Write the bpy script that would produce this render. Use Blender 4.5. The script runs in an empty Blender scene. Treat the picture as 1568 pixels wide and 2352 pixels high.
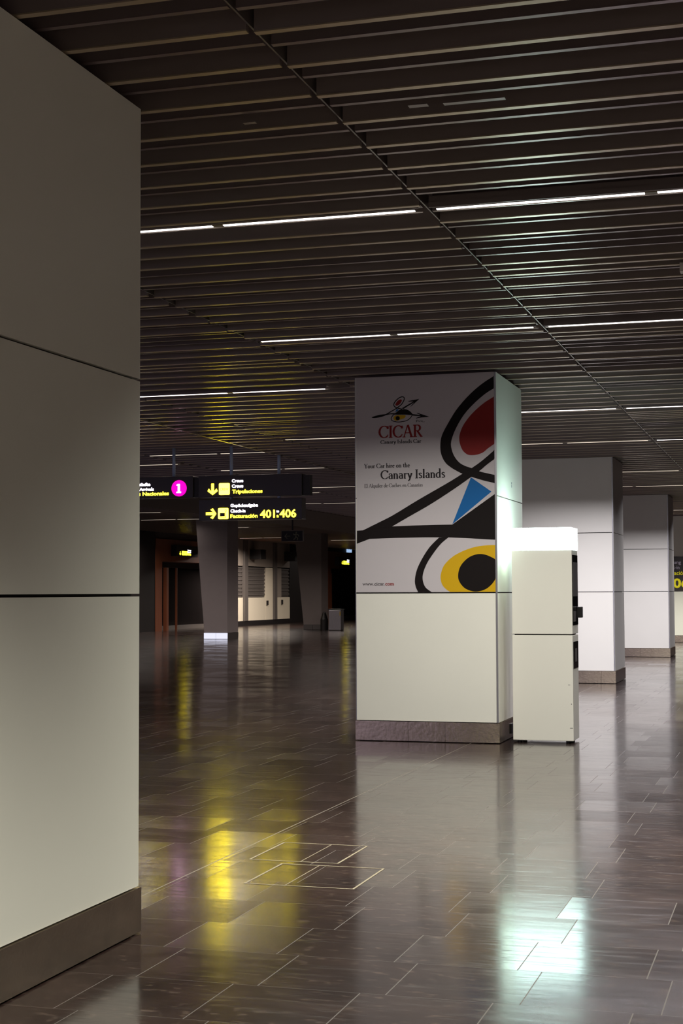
import bpy, bmesh, math, random
from mathutils import Matrix, Vector

random.seed(7)
S = bpy.context.scene
COL = S.collection

# ------------------------------------------------------------------ camera
cam_d = bpy.data.cameras.new('camera'); cam = bpy.data.objects.new('camera', cam_d); COL.objects.link(cam)
cam_d.sensor_fit = 'AUTO'; cam_d.sensor_width = 36.0; cam_d.lens = 54.0
cam_d.clip_end = 300
R_, U_, F_ = Vector((.9583, .2857, -.0036)), Vector((.0184, -.0489, .9986)), Vector((-.2851, .9571, .0521))
cam.matrix_world = Matrix(((R_.x, U_.x, -F_.x, 0), (R_.y, U_.y, -F_.y, 0), (R_.z, U_.z, -F_.z, 1.5), (0, 0, 0, 1)))
S.camera = cam

# ------------------------------------------------------------------ exposure, world
S.view_settings.view_transform = 'Standard'
S.view_settings.look = 'None'
S.view_settings.gamma = 1.0
S.view_settings.use_curve_mapping = False
S.view_settings.exposure = 0.0
W = bpy.data.worlds.new('night'); S.world = W; W.use_nodes = True
W.node_tree.nodes['Background'].inputs[0].default_value = (.82, .70, 1.0, 1)
W.node_tree.nodes['Background'].inputs[1].default_value = .62

# ------------------------------------------------------------------ lamps of the hall: the recessed strip lights and some added fill rows
Z_CEIL, Z_LEFT = 3.70, 3.86
def strip_or_fill_lamp(x0, x1, y, z, watts, spread=108, colour=(1.0, .985, .88)):
    d = bpy.data.lights.new('strip_or_fill_lamp', 'AREA'); d.shape = 'RECTANGLE'
    d.size = x1 - x0; d.size_y = .05; d.energy = watts; d.color = colour; d.spread = math.radians(spread)
    o = bpy.data.objects.new('strip_or_fill_lamp', d); COL.objects.link(o); o.location = ((x0 + x1) / 2, y, z - .014)
    return o
WARM, COOL = (1.0, .985, .86), (.95, .915, 1.0)
for y, x0, x1, w, c, sp in ((-5.6, -4.5, 10, 1000, WARM, 108), (-1.5, -4.5, 10, 1050, WARM, 108), (2.55, -2.7, 10, 1050, WARM, 108), (8.54, -4.5, 2.5, 420, WARM, 126), (12.65, -4.5, 2.5, 285, (1.0, .98, .89), 152),
                     (18.64, -4.5, 0, 360, COOL, 150), (22.75, -4.5, -1, 255, COOL, 150), (28.66, -4.5, -1, 240, COOL, 150), (32.7, -4.5, -1, 270, COOL, 150),
                     (38.7, -4.5, -1, 240, COOL, 150), (42.7, -4.5, -1, 330, WARM, 126)):
    strip_or_fill_lamp(x0, x1, y, Z_CEIL, w, sp, c)
for y, x0, x1, w in ((15.82, -7.1, -4.7, 80), (20.96, -7.1, -4.7, 80)):
    strip_or_fill_lamp(x0, x1, y, Z_CEIL, w)
for y, x0, x1, w in ((24.4, -10.7, -8.2, 80), (27.8, -10.7, -8.2, 80), (33.0, -10.7, -8.2, 80), (39.0, -13.0, -10.8, 170), (41.7, -20.4, -17.9, 230),
                     (45.9, -20.8, -18.9, 14), (52.4, -23.4, -17.9, 340), (62.9, -23.3, -20.8, 780), (67.0, -21.0, -18.5, 420), (74.0, -23.3, -18.5, 140), (45.0, -13.4, -8.3, 260), (51.5, -13.4, -8.3, 300), (57.5, -13.4, -8.3, 300)):  # last three rows have no fixtures: added fill for column sides and floor
    strip_or_fill_lamp(x0, x1, y, Z_LEFT, w * .62, 160, (1.0, .86, .76))  # the widest row is stretched past its fixture to brighten the doorway

# ------------------------------------------------------------------ materials
def nn(nt, t, **kw):
    n = nt.nodes.new(t)
    for k, v in kw.items(): setattr(n, k, v)
    return n
def mat(name, col, rough=.5, metal=0.0, spec=.5, noise=0.0, nscale=8.0, bump=0.0, bscale=60.0, stretch=(1, 1, 1)):
    m = bpy.data.materials.new(name); m.use_nodes = True; nt = m.node_tree
    b = nt.nodes['Principled BSDF']
    b.inputs['Base Color'].default_value = (*col, 1); b.inputs['Roughness'].default_value = rough
    b.inputs['Metallic'].default_value = metal; b.inputs['Specular IOR Level'].default_value = spec
    tc = nn(nt, 'ShaderNodeTexCoord'); mp = nn(nt, 'ShaderNodeMapping'); mp.inputs['Scale'].default_value = stretch
    nt.links.new(tc.outputs['Object'], mp.inputs['Vector'])
    if noise:
        nz = nn(nt, 'ShaderNodeTexNoise'); nz.inputs['Scale'].default_value = nscale; nz.inputs['Detail'].default_value = 6
        nt.links.new(mp.outputs[0], nz.inputs['Vector'])
        mx = nn(nt, 'ShaderNodeMix', data_type='RGBA')
        mx.inputs[6].default_value = (*[c * (1 - noise) for c in col], 1); mx.inputs[7].default_value = (*[min(1, c * (1 + noise)) for c in col], 1)
        nt.links.new(nz.outputs['Fac'], mx.inputs[0]); nt.links.new(mx.outputs[2], b.inputs['Base Color'])
    if bump:
        nz2 = nn(nt, 'ShaderNodeTexNoise'); nz2.inputs['Scale'].default_value = bscale
        nt.links.new(mp.outputs[0], nz2.inputs['Vector'])
        bp = nn(nt, 'ShaderNodeBump'); bp.inputs['Strength'].default_value = bump; bp.inputs['Distance'].default_value = .01
        nt.links.new(nz2.outputs['Fac'], bp.inputs['Height']); nt.links.new(bp.outputs[0], b.inputs['Normal'])
    return m
def glow(name, col, strength, sampled=True):
    m = bpy.data.materials.new(name); m.use_nodes = True; nt = m.node_tree
    b = nt.nodes['Principled BSDF']; b.inputs['Base Color'].default_value = (*[c * .6 for c in col], 1)
    b.inputs['Roughness'].default_value = .4
    b.inputs['Emission Color'].default_value = (*col, 1); b.inputs['Emission Strength'].default_value = strength
    if not sampled: m.cycles.emission_sampling = 'NONE'
    return m

M = {}
M['panel'] = mat('white laminate panel', (.80, .78, .70), .45, noise=.03, nscale=2.0)
M['joint'] = mat('dark joint', (.02, .018, .02), .7)
M['trim'] = mat('aluminium edge', (.42, .41, .44), .35, .9)
M['steel'] = mat('brushed steel plinth', (.54, .455, .36), .20, .95, noise=.22, nscale=9.0, bump=.12, bscale=30)
M['steel_b'] = mat('satin steel', (.52, .50, .52), .32, .9, noise=.15, nscale=14, stretch=(6, 6, .6))
M['poster'] = mat('poster paper', (.55, .505, .525), .5, spec=.25)
M['ink'] = mat('black print', (.010, .007, .007), .6, spec=.12)
M['ink_red'] = mat('red print', (.26, .020, .018), .5, spec=.15)
M['ink_blue'] = mat('blue print', (.010, .12, .36), .5, spec=.15)
M['ink_yellow'] = mat('yellow print', (.62, .37, .010), .5, spec=.15)
M['ink_text'] = mat('dark grey print', (.022, .017, .020), .55, spec=.15)
M['ink_soft'] = mat('grey print', (.10, .085, .09), .55)
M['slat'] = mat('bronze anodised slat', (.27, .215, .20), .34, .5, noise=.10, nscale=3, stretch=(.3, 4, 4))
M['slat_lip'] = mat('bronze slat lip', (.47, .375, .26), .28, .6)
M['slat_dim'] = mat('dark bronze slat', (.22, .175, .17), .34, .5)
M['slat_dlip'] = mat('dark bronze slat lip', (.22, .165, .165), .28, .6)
M['plenum'] = mat('dark plenum', (.075, .056, .056), .8)
M['plaster'] = mat('brown plaster', (.12, .095, .09), .8, noise=.1)
M['seam'] = mat('seam bracket', (.22, .20, .19), .3, .8)
M['tube'] = glow('led strip', (1.0, .93, .88), 3.0, False)
M['tube_dim'] = glow('far led strip', (1.0, .86, .68), 1.0, False)
M['reflector'] = mat('strip reflector', (.80, .76, .70), .25, .6)
M['lightbox'] = glow('kiosk lightbox', (.70, 1.0, .94), 16.0)
M['lightmark'] = glow('lightbox print', (1.0, .97, .80), .97, False)
M['kiosk'] = mat('kiosk white enamel', (.76, .735, .66), .42)
M['kiosk_dark'] = mat('kiosk black glass', (.012, .011, .012), .12)
M['kiosk_grey'] = mat('kiosk grey plastic', (.10, .09, .09), .4)
M['black'] = mat('black plastic', (.012, .010, .010), .45)
M['signbody'] = mat('sign case black', (.030, .023, .023), .28)
M['pole'] = mat('sign pole steel', (.50, .62, .90), .4, .0)  # bluish light mirrored in the poles is put into their base colour
M['s_yellow'] = glow('sign yellow', (1.0, .80, .014), 17.0)
M['d_yellow'] = glow('door sign yellow', (1.0, .78, .02), 7.0)
M['d_white'] = glow('door sign white', (.95, .90, 1.0), 3.0)
M['s_white'] = glow('sign white', (.90, .82, 1.0), 10.0)
M['s_ticon'] = glow('sign icon', (1.0, .80, .020), 21.0)
M['s_blue'] = glow('sign bluish white', (.55, .68, 1.0), 8.0)
M['s_magenta'] = glow('sign magenta', (1.0, .0, .52), 1.25)
M['s_dim_y'] = glow('sign print yellow', (.42, .36, .01), 1.0, False)
M['s_dim_w'] = glow('sign print grey', (.13, .11, .13), 1.0, False)
M['s_on_y'] = glow('icon print', (.75, .45, .02), 1.0, False)
M['wood'] = mat('brown wood veneer', (.26, .085, .040), .38, noise=.25, nscale=6, stretch=(1, 1, .15))
M['darkwall'] = mat('dark wall', (.045, .034, .034), .6)
M['glass'] = mat('dark glass', (.012, .010, .010), .10)
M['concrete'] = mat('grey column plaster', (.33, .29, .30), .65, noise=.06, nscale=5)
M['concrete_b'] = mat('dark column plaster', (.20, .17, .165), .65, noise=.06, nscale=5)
M['cream'] = mat('cream shop panel', (.72, .66, .52), .5)
M['beige'] = mat('beige shop panel', (.30, .26, .22), .5)
M['shutter'] = mat('shutter grey', (.10, .088, .08), .5)
M['base_reflection'] = glow('base panel reflection glow', (.80, .82, 1.0), .93)  # emission stands in for bright light mirrored in the steel base
M['screen'] = glow('far screen', (.45, .66, 1.0), .8, False)
M['brass'] = mat('brass strip', (.20, .165, .11), .5, .3)
M['exit'] = mat('exit sign print', (.22, .22, .15), .5)
M['exit_frame'] = mat('exit sign frame', (.32, .27, .23), .5)
M['lbl_yellow'] = mat('yellow label', (.45, .30, .03), .5)
M['grey_box'] = mat('light grey box', (.55, .50, .46), .5)

def floor_material():
    m = bpy.data.materials.new('polished stone tiles'); m.use_nodes = True; nt = m.node_tree; L = nt.links.new
    b = nt.nodes['Principled BSDF']
    tc = nn(nt, 'ShaderNodeTexCoord'); sx = nn(nt, 'ShaderNodeSeparateXYZ'); L(tc.outputs['Object'], sx.inputs[0])
    def mth(op, a, c=None):
        n = nn(nt, 'ShaderNodeMath', operation=op)
        for i, v in enumerate((a, c)):
            if v is None: continue
            if hasattr(v, 'is_linked'): L(v, n.inputs[i])
            else: n.inputs[i].default_value = v
        return n.outputs[0]
    T = .505
    yy = mth('DIVIDE', mth('SUBTRACT', sx.outputs[1], 6.118 - 10 * T), T)
    row = mth('FLOOR', yy); fy = mth('FRACT', yy)
    odd = mth('FLOORED_MODULO', row, 2.0)
    xx = mth('DIVIDE', mth('ADD', mth('SUBTRACT', sx.outputs[0], -1.102 - 40 * T), mth('MULTIPLY', odd, -.098)), T)
    colm = mth('FLOOR', xx); fx = mth('FRACT', xx)
    def edge(f, w): return mth('LESS_THAN', mth('MINIMUM', f, mth('SUBTRACT', 1.0, f)), w)
    gx, gy = edge(fx, .0046), edge(fy, .0016)
    grout = mth('MAXIMUM', gx, gy)
    line = mth('LESS_THAN', mth('ABSOLUTE', mth('SUBTRACT', sx.outputs[0], -3.155)), .0045)
    cell = nn(nt, 'ShaderNodeCombineXYZ'); L(colm, cell.inputs[0]); L(row, cell.inputs[1])
    wn = nn(nt, 'ShaderNodeTexWhiteNoise', noise_dimensions='2D'); L(cell.outputs[0], wn.inputs['Vector'])
    wc = nn(nt, 'ShaderNodeSeparateColor'); L(wn.outputs['Color'], wc.inputs[0])
    # stone colour: cloudy brown, a little different from tile to tile
    n1 = nn(nt, 'ShaderNodeTexNoise'); n1.inputs['Scale'].default_value = 3.2; n1.inputs['Detail'].default_value = 8; n1.inputs['Roughness'].default_value = .62
    L(tc.outputs['Object'], n1.inputs['Vector'])
    r1 = nn(nt, 'ShaderNodeValToRGB'); r1.color_ramp.elements[0].position = .3; r1.color_ramp.elements[1].position = .75
    r1.color_ramp.elements[0].color = (.0115, .0062, .0055, 1); r1.color_ramp.elements[1].color = (.033, .0186, .0150, 1)
    L(n1.outputs['Fac'], r1.inputs[0])
    var = nn(nt, 'ShaderNodeMix', data_type='RGBA', blend_type='MULTIPLY'); var.inputs[0].default_value = 1
    vv = mth('ADD', mth('MULTIPLY', wc.outputs[2], .22), .89); cv = nn(nt, 'ShaderNodeCombineColor')
    for i in range(3): L(vv, cv.inputs[i])
    L(r1.outputs[0], var.inputs[6]); L(cv.outputs[0], var.inputs[7])
    # scuffs
    n2 = nn(nt, 'ShaderNodeTexNoise'); n2.inputs['Scale'].default_value = 14; n2.inputs['Detail'].default_value = 9
    mp = nn(nt, 'ShaderNodeMapping'); mp.inputs['Scale'].default_value = (1.0, 1.6, 1); mp.inputs['Rotation'].default_value = (0, 0, .4)
    L(tc.outputs['Object'], mp.inputs[0]); L(mp.outputs[0], n2.inputs['Vector'])
    r2 = nn(nt, 'ShaderNodeValToRGB'); r2.color_ramp.elements[0].position = .57; r2.color_ramp.elements[1].position = .74
    L(n2.outputs['Fac'], r2.inputs[0])
    c1 = nn(nt, 'ShaderNodeMix', data_type='RGBA'); c1.inputs[7].default_value = (.105, .072, .056, 1)
    L(mth('MULTIPLY', r2.outputs[0], .65), c1.inputs[0]); L(var.outputs[2], c1.inputs[6])
    c2 = nn(nt, 'ShaderNodeMix', data_type='RGBA'); c2.inputs[7].default_value = (.050, .037, .031, 1)
    L(grout, c2.inputs[0]); L(c1.outputs[2], c2.inputs[6])
    c3 = nn(nt, 'ShaderNodeMix', data_type='RGBA'); c3.inputs[7].default_value = (.10, .08, .062, 1)
    L(line, c3.inputs[0]); L(c2.outputs[2], c3.inputs[6])
    L(c3.outputs[2], b.inputs['Base Color'])
    # polish
    n3 = nn(nt, 'ShaderNodeTexNoise'); n3.inputs['Scale'].default_value = 1.6; n3.inputs['Detail'].default_value = 5
    L(tc.outputs['Object'], n3.inputs['Vector'])
    rg = mth('ADD', mth('MULTIPLY', n3.outputs['Fac'], .07), .08)
    rg = mth('ADD', rg, mth('MULTIPLY', wc.outputs[2], .025))
    rg = mth('ADD', rg, mth('MULTIPLY', mth('MAXIMUM', grout, line), .6))
    n5 = nn(nt, 'ShaderNodeTexNoise'); n5.inputs['Scale'].default_value = 9; n5.inputs['Detail'].default_value = 8; n5.inputs['Roughness'].default_value = .7
    mp5 = nn(nt, 'ShaderNodeMapping'); mp5.inputs['Scale'].default_value = (.35, 2.6, 1); mp5.inputs['Rotation'].default_value = (0, 0, .12)
    L(tc.outputs['Object'], mp5.inputs[0]); L(mp5.outputs[0], n5.inputs['Vector'])
    r5 = nn(nt, 'ShaderNodeValToRGB'); r5.color_ramp.elements[0].position = .5; r5.color_ramp.elements[1].position = .8; L(n5.outputs['Fac'], r5.inputs[0])
    rg = mth('ADD', rg, mth('MULTIPLY', r5.outputs[0], .16))
    L(rg, b.inputs['Roughness'])
    b.inputs['IOR'].default_value = 1.5
    b.inputs['Coat Weight'].default_value = .17; b.inputs['Coat Roughness'].default_value = .27
    # every tile lies a hair out of level, and the polish is slightly wavy
    cn = nn(nt, 'ShaderNodeCombineXYZ')
    L(mth('MULTIPLY', mth('SUBTRACT', wc.outputs[0], .5), .005), cn.inputs[0]); L(mth('MULTIPLY', mth('SUBTRACT', wc.outputs[1], .5), .020), cn.inputs[1]); cn.inputs[2].default_value = 1
    nm = nn(nt, 'ShaderNodeVectorMath', operation='NORMALIZE'); L(cn.outputs[0], nm.inputs[0])
    n4 = nn(nt, 'ShaderNodeTexNoise'); n4.inputs['Scale'].default_value = 5; n4.inputs['Detail'].default_value = 7; mp4 = nn(nt, 'ShaderNodeMapping'); mp4.inputs['Scale'].default_value = (.35, 1.5, 1); L(tc.outputs['Object'], mp4.inputs[0]); L(mp4.outputs[0], n4.inputs['Vector'])
    bp = nn(nt, 'ShaderNodeBump'); bp.inputs['Strength'].default_value = .032; bp.inputs['Distance'].default_value = .02
    L(n4.outputs['Fac'], bp.inputs['Height']); L(nm.outputs[0], bp.inputs['Normal']); L(bp.outputs[0], b.inputs['Normal'])
    return m
M['floor'] = floor_material()

# ------------------------------------------------------------------ building helpers
class MB:
    def __init__(s): s.lift = 0; s.v = []; s.f = []; s.m = []
    def box(s, x0, x1, y0, y1, z0, z1, mi=0):
        n = len(s.v)
        s.v += [(x0, y0, z0), (x1, y0, z0), (x1, y1, z0), (x0, y1, z0), (x0, y0, z1), (x1, y0, z1), (x1, y1, z1), (x0, y1, z1)]
        s.f += [tuple(n + i for i in q) for q in ((0, 3, 2, 1), (4, 5, 6, 7), (0, 1, 5, 4), (1, 2, 6, 5), (2, 3, 7, 6), (3, 0, 4, 7))]
        s.m += [mi] * 6; return s
    def hexa(s, lo, hi, mi=0):
        n = len(s.v); s.v += list(lo) + list(hi)
        s.f += [tuple(n + i for i in q) for q in ((0, 3, 2, 1), (4, 5, 6, 7), (0, 1, 5, 4), (1, 2, 6, 5), (2, 3, 7, 6), (3, 0, 4, 7))]
        s.m += [mi] * 6; return s
    def prism(s, pts, y, t, mi=0):
        # pts: outline (x, z), drawn on the plane y and t thick towards -y
        n = len(s.v); k = len(pts); s.lift = (s.lift + 1) % 24; t += s.lift * .00004
        a = sum(pts[i][0] * pts[(i + 1) % k][1] - pts[(i + 1) % k][0] * pts[i][1] for i in range(k))
        if a < 0: pts = pts[::-1]
        s.v += [(p[0], y - t, p[1]) for p in pts] + [(p[0], y, p[1]) for p in pts]
        s.f.append(tuple(range(n, n + k))); s.m.append(mi)
        for i in range(k):
            j = (i + 1) % k; s.f.append((n + j, n + i, n + k + i, n + k + j)); s.m.append(mi)
        return s
    def cyl(s, x, y, z0, z1, r, seg=20, mi=0, r1=None):
        n = len(s.v); r1 = r if r1 is None else r1
        for z, q in ((z0, r), (z1, r1)):
            s.v += [(x + q * math.cos(2 * math.pi * i / seg), y + q * math.sin(2 * math.pi * i / seg), z) for i in range(seg)]
        for i in range(seg):
            j = (i + 1) % seg; s.f.append((n + i, n + j, n + seg + j, n + seg + i)); s.m.append(mi)
        s.f += [tuple(n + i for i in range(seg))[::-1], tuple(n + seg + i for i in range(seg))]; s.m += [mi, mi]
        return s
    def ribbon(s, pts, widths, y, t, mi=0):
        for i in range(len(pts) - 1):
            a, c = Vector(pts[i]), Vector(pts[i + 1]); d = (c - a)
            if d.length < 1e-7: continue
            nrm = Vector((-d.y, d.x)).normalized(); w0, w1 = widths[i] / 2, widths[i + 1] / 2
            q = [a + nrm * w0, a - nrm * w0, c - nrm * w1, c + nrm * w1]
            s.prism([(p.x, p.y) for p in q], y, t, mi)
        return s
    def build(s, name, mats, parent=None, origin=(0, 0, 0), bevel=0.0, smooth=False):
        if not isinstance(mats, (list, tuple)): mats = [mats]
        me = bpy.data.meshes.new(name); O = Vector(origin)
        me.from_pydata([tuple(Vector(v) - O) for v in s.v], [], s.f)
        for mt in mats: me.materials.append(mt)
        for p, mi in zip(me.polygons, s.m): p.material_index = mi; p.use_smooth = smooth
        if bevel:
            bm = bmesh.new(); bm.from_mesh(me)
            bmesh.ops.bevel(bm, geom=bm.edges[:], offset=bevel, segments=2, affect='EDGES', profile=.6, clamp_overlap=True)
            bm.to_mesh(me); bm.free()
        me.update()
        o = bpy.data.objects.new(name, me); COL.objects.link(o)
        if parent is not None:
            o.parent = parent
            o.location = Vector(origin) - Vector(parent['at'])
        else: o.location = origin
        if 'at' not in o: o['at'] = tuple(float(c) for c in origin)
        return o
def B(*a): return MB().box(*a)
def tag(o, label=None, cat=None, group=None, kind=None):
    if label: o['label'] = label
    if cat: o['category'] = cat
    if group: o['group'] = group
    if kind: o['kind'] = kind
    return o
def empty(name, loc, label, cat, group=None, kind=None):
    o = bpy.data.objects.new(name, None); COL.objects.link(o); o.location = loc; o['at'] = tuple(float(c) for c in loc)
    o.empty_display_size = .1
    return tag(o, label, cat, group, kind)
def smooth_curve(pts, closed=False, n=8):
    out = []; k = len(pts); rng = range(k if closed else k - 1)
    for i in rng:
        if closed: p = [pts[(i + j - 1) % k] for j in range(4)]
        else: p = [pts[max(0, min(k - 1, i + j - 1))] for j in range(4)]
        for q in range(n):
            t = q / n
            out.append(tuple(.5 * (2 * p[1][c] + (p[2][c] - p[0][c]) * t + (2 * p[0][c] - 5 * p[1][c] + 4 * p[2][c] - p[3][c]) * t * t
                                   + (3 * p[1][c] - p[0][c] - 3 * p[2][c] + p[3][c]) * t ** 3) for c in (0, 1)))
    if not closed: out.append(tuple(pts[-1]))
    return out

# ---- sans lettering with the built-in font, set on a plane facing -y (or +x)
def sans(text, name, m, parent, x0, z0, x1, cap, y, bold=.0, right=False, face='-y', depth=.002):
    cu = bpy.data.curves.new('text', 'FONT'); cu.body = text; cu.size = 1.0; cu.extrude = .0; cu.offset = bold; cu.resolution_u = 3
    o = bpy.data.objects.new('text', cu); COL.objects.link(o)
    bpy.context.view_layer.update()
    me = bpy.data.meshes.new_from_object(o.evaluated_get(bpy.context.evaluated_depsgraph_get()))
    bpy.data.objects.remove(o); bpy.data.curves.remove(cu)
    bm = bmesh.new(); bm.from_mesh(me)
    r = bmesh.ops.extrude_face_region(bm, geom=bm.faces[:])
    ex = [g for g in r['geom'] if isinstance(g, bmesh.types.BMVert)]
    for v in ex: v.co.z += 1.0
    lo = min(v.co.x for v in bm.verts); hi = max(v.co.x for v in bm.verts)
    sx = (x1 - x0) / (hi - lo); sz = cap / .73
    at = Vector(parent['at'])
    for v in bm.verts:
        X, Z, D = x0 + (v.co.x - lo) * sx, z0 + v.co.y * sz, v.co.z * depth
        v.co = (Vector((X, y - D, Z)) if face == '-y' else Vector((y + D, X, Z))) - at
    bmesh.ops.recalc_face_normals(bm, faces=bm.faces[:])
    bm.to_mesh(me); bm.free(); me.materials.clear(); me.materials.append(m)
    ob = bpy.data.objects.new(name, me); COL.objects.link(ob); ob.parent = parent
    return ob

# ---- serif lettering: strokes of a broad pen with bracket serifs
THK, THN = .165, .062
def arc(cx, cz, rx, rz, a0, a1, n=16):
    return [(cx + rx * math.cos(math.radians(a0 + (a1 - a0) * i / n)), cz + rz * math.sin(math.radians(a0 + (a1 - a0) * i / n))) for i in range(n + 1)]
def sf(x, z, l=.10, r=.10): return [(x - l, z), (x + r, z)]
XH = .62
GL = {
 'C': (.74, [arc(.42, .5, .36, .48, 48, 312, 26), [(.67, .97), (.69, .74)], [(.67, .16), (.70, .26)]]),
 'I': (.32, [[(.16, 0), (.16, 1)], sf(.16, .02, .14, .14), sf(.16, .98, .14, .14)]),
 'A': (.76, [[(.10, .0), (.37, 1.0)], [(.39, 1.02), (.67, 0)], [(.20, .36), (.56, .36)], sf(.09, .02, .10, .12), sf(.67, .02, .13, .10)]),
 'R': (.68, [[(.16, 0), (.16, 1)], sf(.16, .02, .14, .14), sf(.12, .98, .10, .10), [(.16, .98), (.34, .98)] + arc(.34, .74, .2, .24, 90, -90) + [(.16, .5)], [(.34, .49), (.62, .02)], sf(.64, .02, .06, .08)]),
 'Y': (.68, [[(.08, .98), (.34, .45)], [(.60, .98), (.34, .45)], [(.34, .48), (.34, 0)], sf(.34, .02, .14, .14), sf(.08, .98, .10, .12), sf(.60, .98, .11, .10)]),
 'E': (.60, [[(.16, 0), (.16, 1)], [(.04, .02), (.52, .02)], [(.04, .98), (.48, .98)], [(.16, .51), (.40, .51)], [(.52, .02), (.55, .20)], [(.48, .98), (.50, .82)]]),
 'a': (.48, [[(.09, .50)] + arc(.22, .44, .15, .16, 120, 0, 8) + [(.37, .08), (.44, .02)], arc(.24, .19, .15, .17, 70, 330, 16), [(.24, .36), (.37, .38)]]),
 'n': (.54, [[(.13, 0), (.13, XH)], arc(.27, .40, .14, .19, 170, 0, 10) + [(.41, 0)], sf(.13, .02, .10, .10), sf(.41, .02, .10, .10), [(.03, .58), (.13, .60)]]),
 'm': (.82, [[(.13, 0), (.13, XH)], arc(.26, .40, .13, .19, 170, 0, 10) + [(.39, 0)], arc(.53, .40, .14, .19, 170, 0, 10) + [(.67, 0)], sf(.13, .02, .10, .10), sf(.39, .02, .09, .09), sf(.67, .02, .09, .10), [(.03, .58), (.13, .60)]]),
 'h': (.54, [[(.13, 0), (.13, 1.06)], arc(.27, .40, .14, .19, 170, 0, 10) + [(.41, 0)], sf(.13, .02, .10, .10), sf(.41, .02, .10, .10), [(.03, 1.02), (.13, 1.04)]]),
 'r': (.38, [[(.13, 0), (.13, XH)], arc(.25, .40, .12, .19, 170, 60, 8), [(.31, .55), (.34, .50)], sf(.13, .02, .10, .12), [(.03, .58), (.13, .60)]]),
 'y': (.50, [[(.08, .60), (.26, .04)], [(.43, .60), (.20, -.20), (.08, -.27)], sf(.07, .60, .06, .10), sf(.42, .60, .10, .07)]),
 's': (.40, [[(.32, .50), (.26, .58), (.17, .60), (.09, .54), (.08, .45), (.15, .37), (.25, .30), (.32, .22), (.32, .11), (.24, .03), (.14, .02), (.07, .10)]]),
 'l': (.26, [[(.13, 0), (.13, 1.06)], sf(.13, .02, .10, .10), [(.03, 1.02), (.13, 1.04)]]),
 'i': (.26, [[(.13, 0), (.13, XH)], sf(.13, .02, .10, .10), [(.03, .58), (.13, .60)], [(.13, .80), (.13, .92)]]),
 'd': (.54, [arc(.25, .30, .17, .29, 60, 320, 18), [(.41, 1.06), (.41, .02)], [(.41, .02), (.50, .04)], [(.31, 1.02), (.41, 1.04)]]),
 'u': (.54, [[(.13, .60), (.13, .18)] + arc(.26, .17, .13, .15, 190, 330, 8), [(.41, .60), (.41, .02)], [(.41, .02), (.50, .04)], [(.03, .58), (.13, .60)], [(.31, .58), (.41, .60)]]),
 'o': (.50, [arc(.25, .30, .17, .29, 0, 360, 24)]),
 'e': (.46, [[(.09, .34), (.38, .36)], arc(.24, .30, .155, .29, 12, 320, 20)]),
 'c': (.44, [arc(.25, .30, .17, .29, 50, 320, 18), [(.35, .53), (.36, .45)]]),
 't': (.34, [[(.16, .80), (.16, .12), (.20, .03), (.30, .05)], [(.03, .59), (.30, .59)]]),
 'q': (.54, [arc(.25, .30, .17, .29, 40, 330, 18), [(.41, .60), (.41, -.28)], sf(.41, -.27, .10, .10)]),
 'w': (.74, [[(.07, .60), (.22, .02)], [(.37, .58), (.22, .02)], [(.37, .58), (.52, .02)], [(.67, .60), (.52, .02)], sf(.07, .60, .06, .09), sf(.66, .60, .08, .07)]),
 '.': (.22, [[(.11, .01), (.11, .12)]]),
 ' ': (.26, []),
}
def serif(mb, text, x0, z0, x1, cap, y, t, mi=0, slope=0.0):
    total = sum(GL[c][0] for c in text); k = (x1 - x0) / total; cx = 0
    for c in text:
        w, strokes = GL[c]
        for st in strokes:
            P = [(x0 + (cx + p[0]) * k, z0 + p[1] * cap + slope * ((cx + p[0]) * k)) for p in st]
            ws = []
            for i in range(len(st)):
                a, d = st[max(0, i - 1)], st[min(len(st) - 1, i + 1)]
                dx, dz = d[0] - a[0], d[1] - a[1]; L = math.hypot(dx, dz) or 1
                v = abs(dz) / L
                if dx * dz > 0 and abs(dx) > .12 * L and len(st) == 2: v *= .35    # rising diagonals are thin
                ws.append((THN + (THK - THN) * v ** 1.6) * (k * .6 + cap * .4))
            mb.ribbon(P, ws, y, t, mi)
        cx += w
    return mb

# ================================================================== THE SETTING
FY0, FY1 = -9.0, 96.0
fl = MB().box(-32, 16, FY0, FY1, -.2, 0).build('floor', M['floor']); tag(fl, kind='structure')

# --- ceiling: dark plenum with bays of slats
pl = MB()
pl.box(-8.01, 16, FY0, FY1, 3.96, 4.06); pl.box(-32, -8.01, FY0, FY1, 4.10, 4.20)
ceil = pl.build('ceiling', M['plenum']); tag(ceil, kind='structure')
MAIN_ROWS = [2.55, 8.54, 12.65, 18.64, 22.75, 28.66, 32.7, 38.7, 42.7, 48.7, 52.8]
BAYS = [(-8.01, -7.15, 0, []), (-7.15, -4.59, 0, [15.82, 20.96]), (-4.59, -2.03, 0, MAIN_ROWS), (-2.03, .53, 0, MAIN_ROWS), (.53, 3.09, 0, MAIN_ROWS), (3.09, 5.65, 0, MAIN_ROWS),
        (-10.78, -8.13, .16, [24.4, 27.8, 33.0]), (-13.5, -10.78, .16, [26.15, 34.7, 39.0]), (-20.6, -17.2, .16, [41.7, 45.9, 52.4, 67.0]), (-23.9, -20.6, .16, [62.9])]
IRREG = [(8.62, 1), (8.94, 0), (9.04, 1), (9.25, 0), (9.56, 0), (9.65, 1), (9.87, 1), (10.065, 0)]
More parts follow.
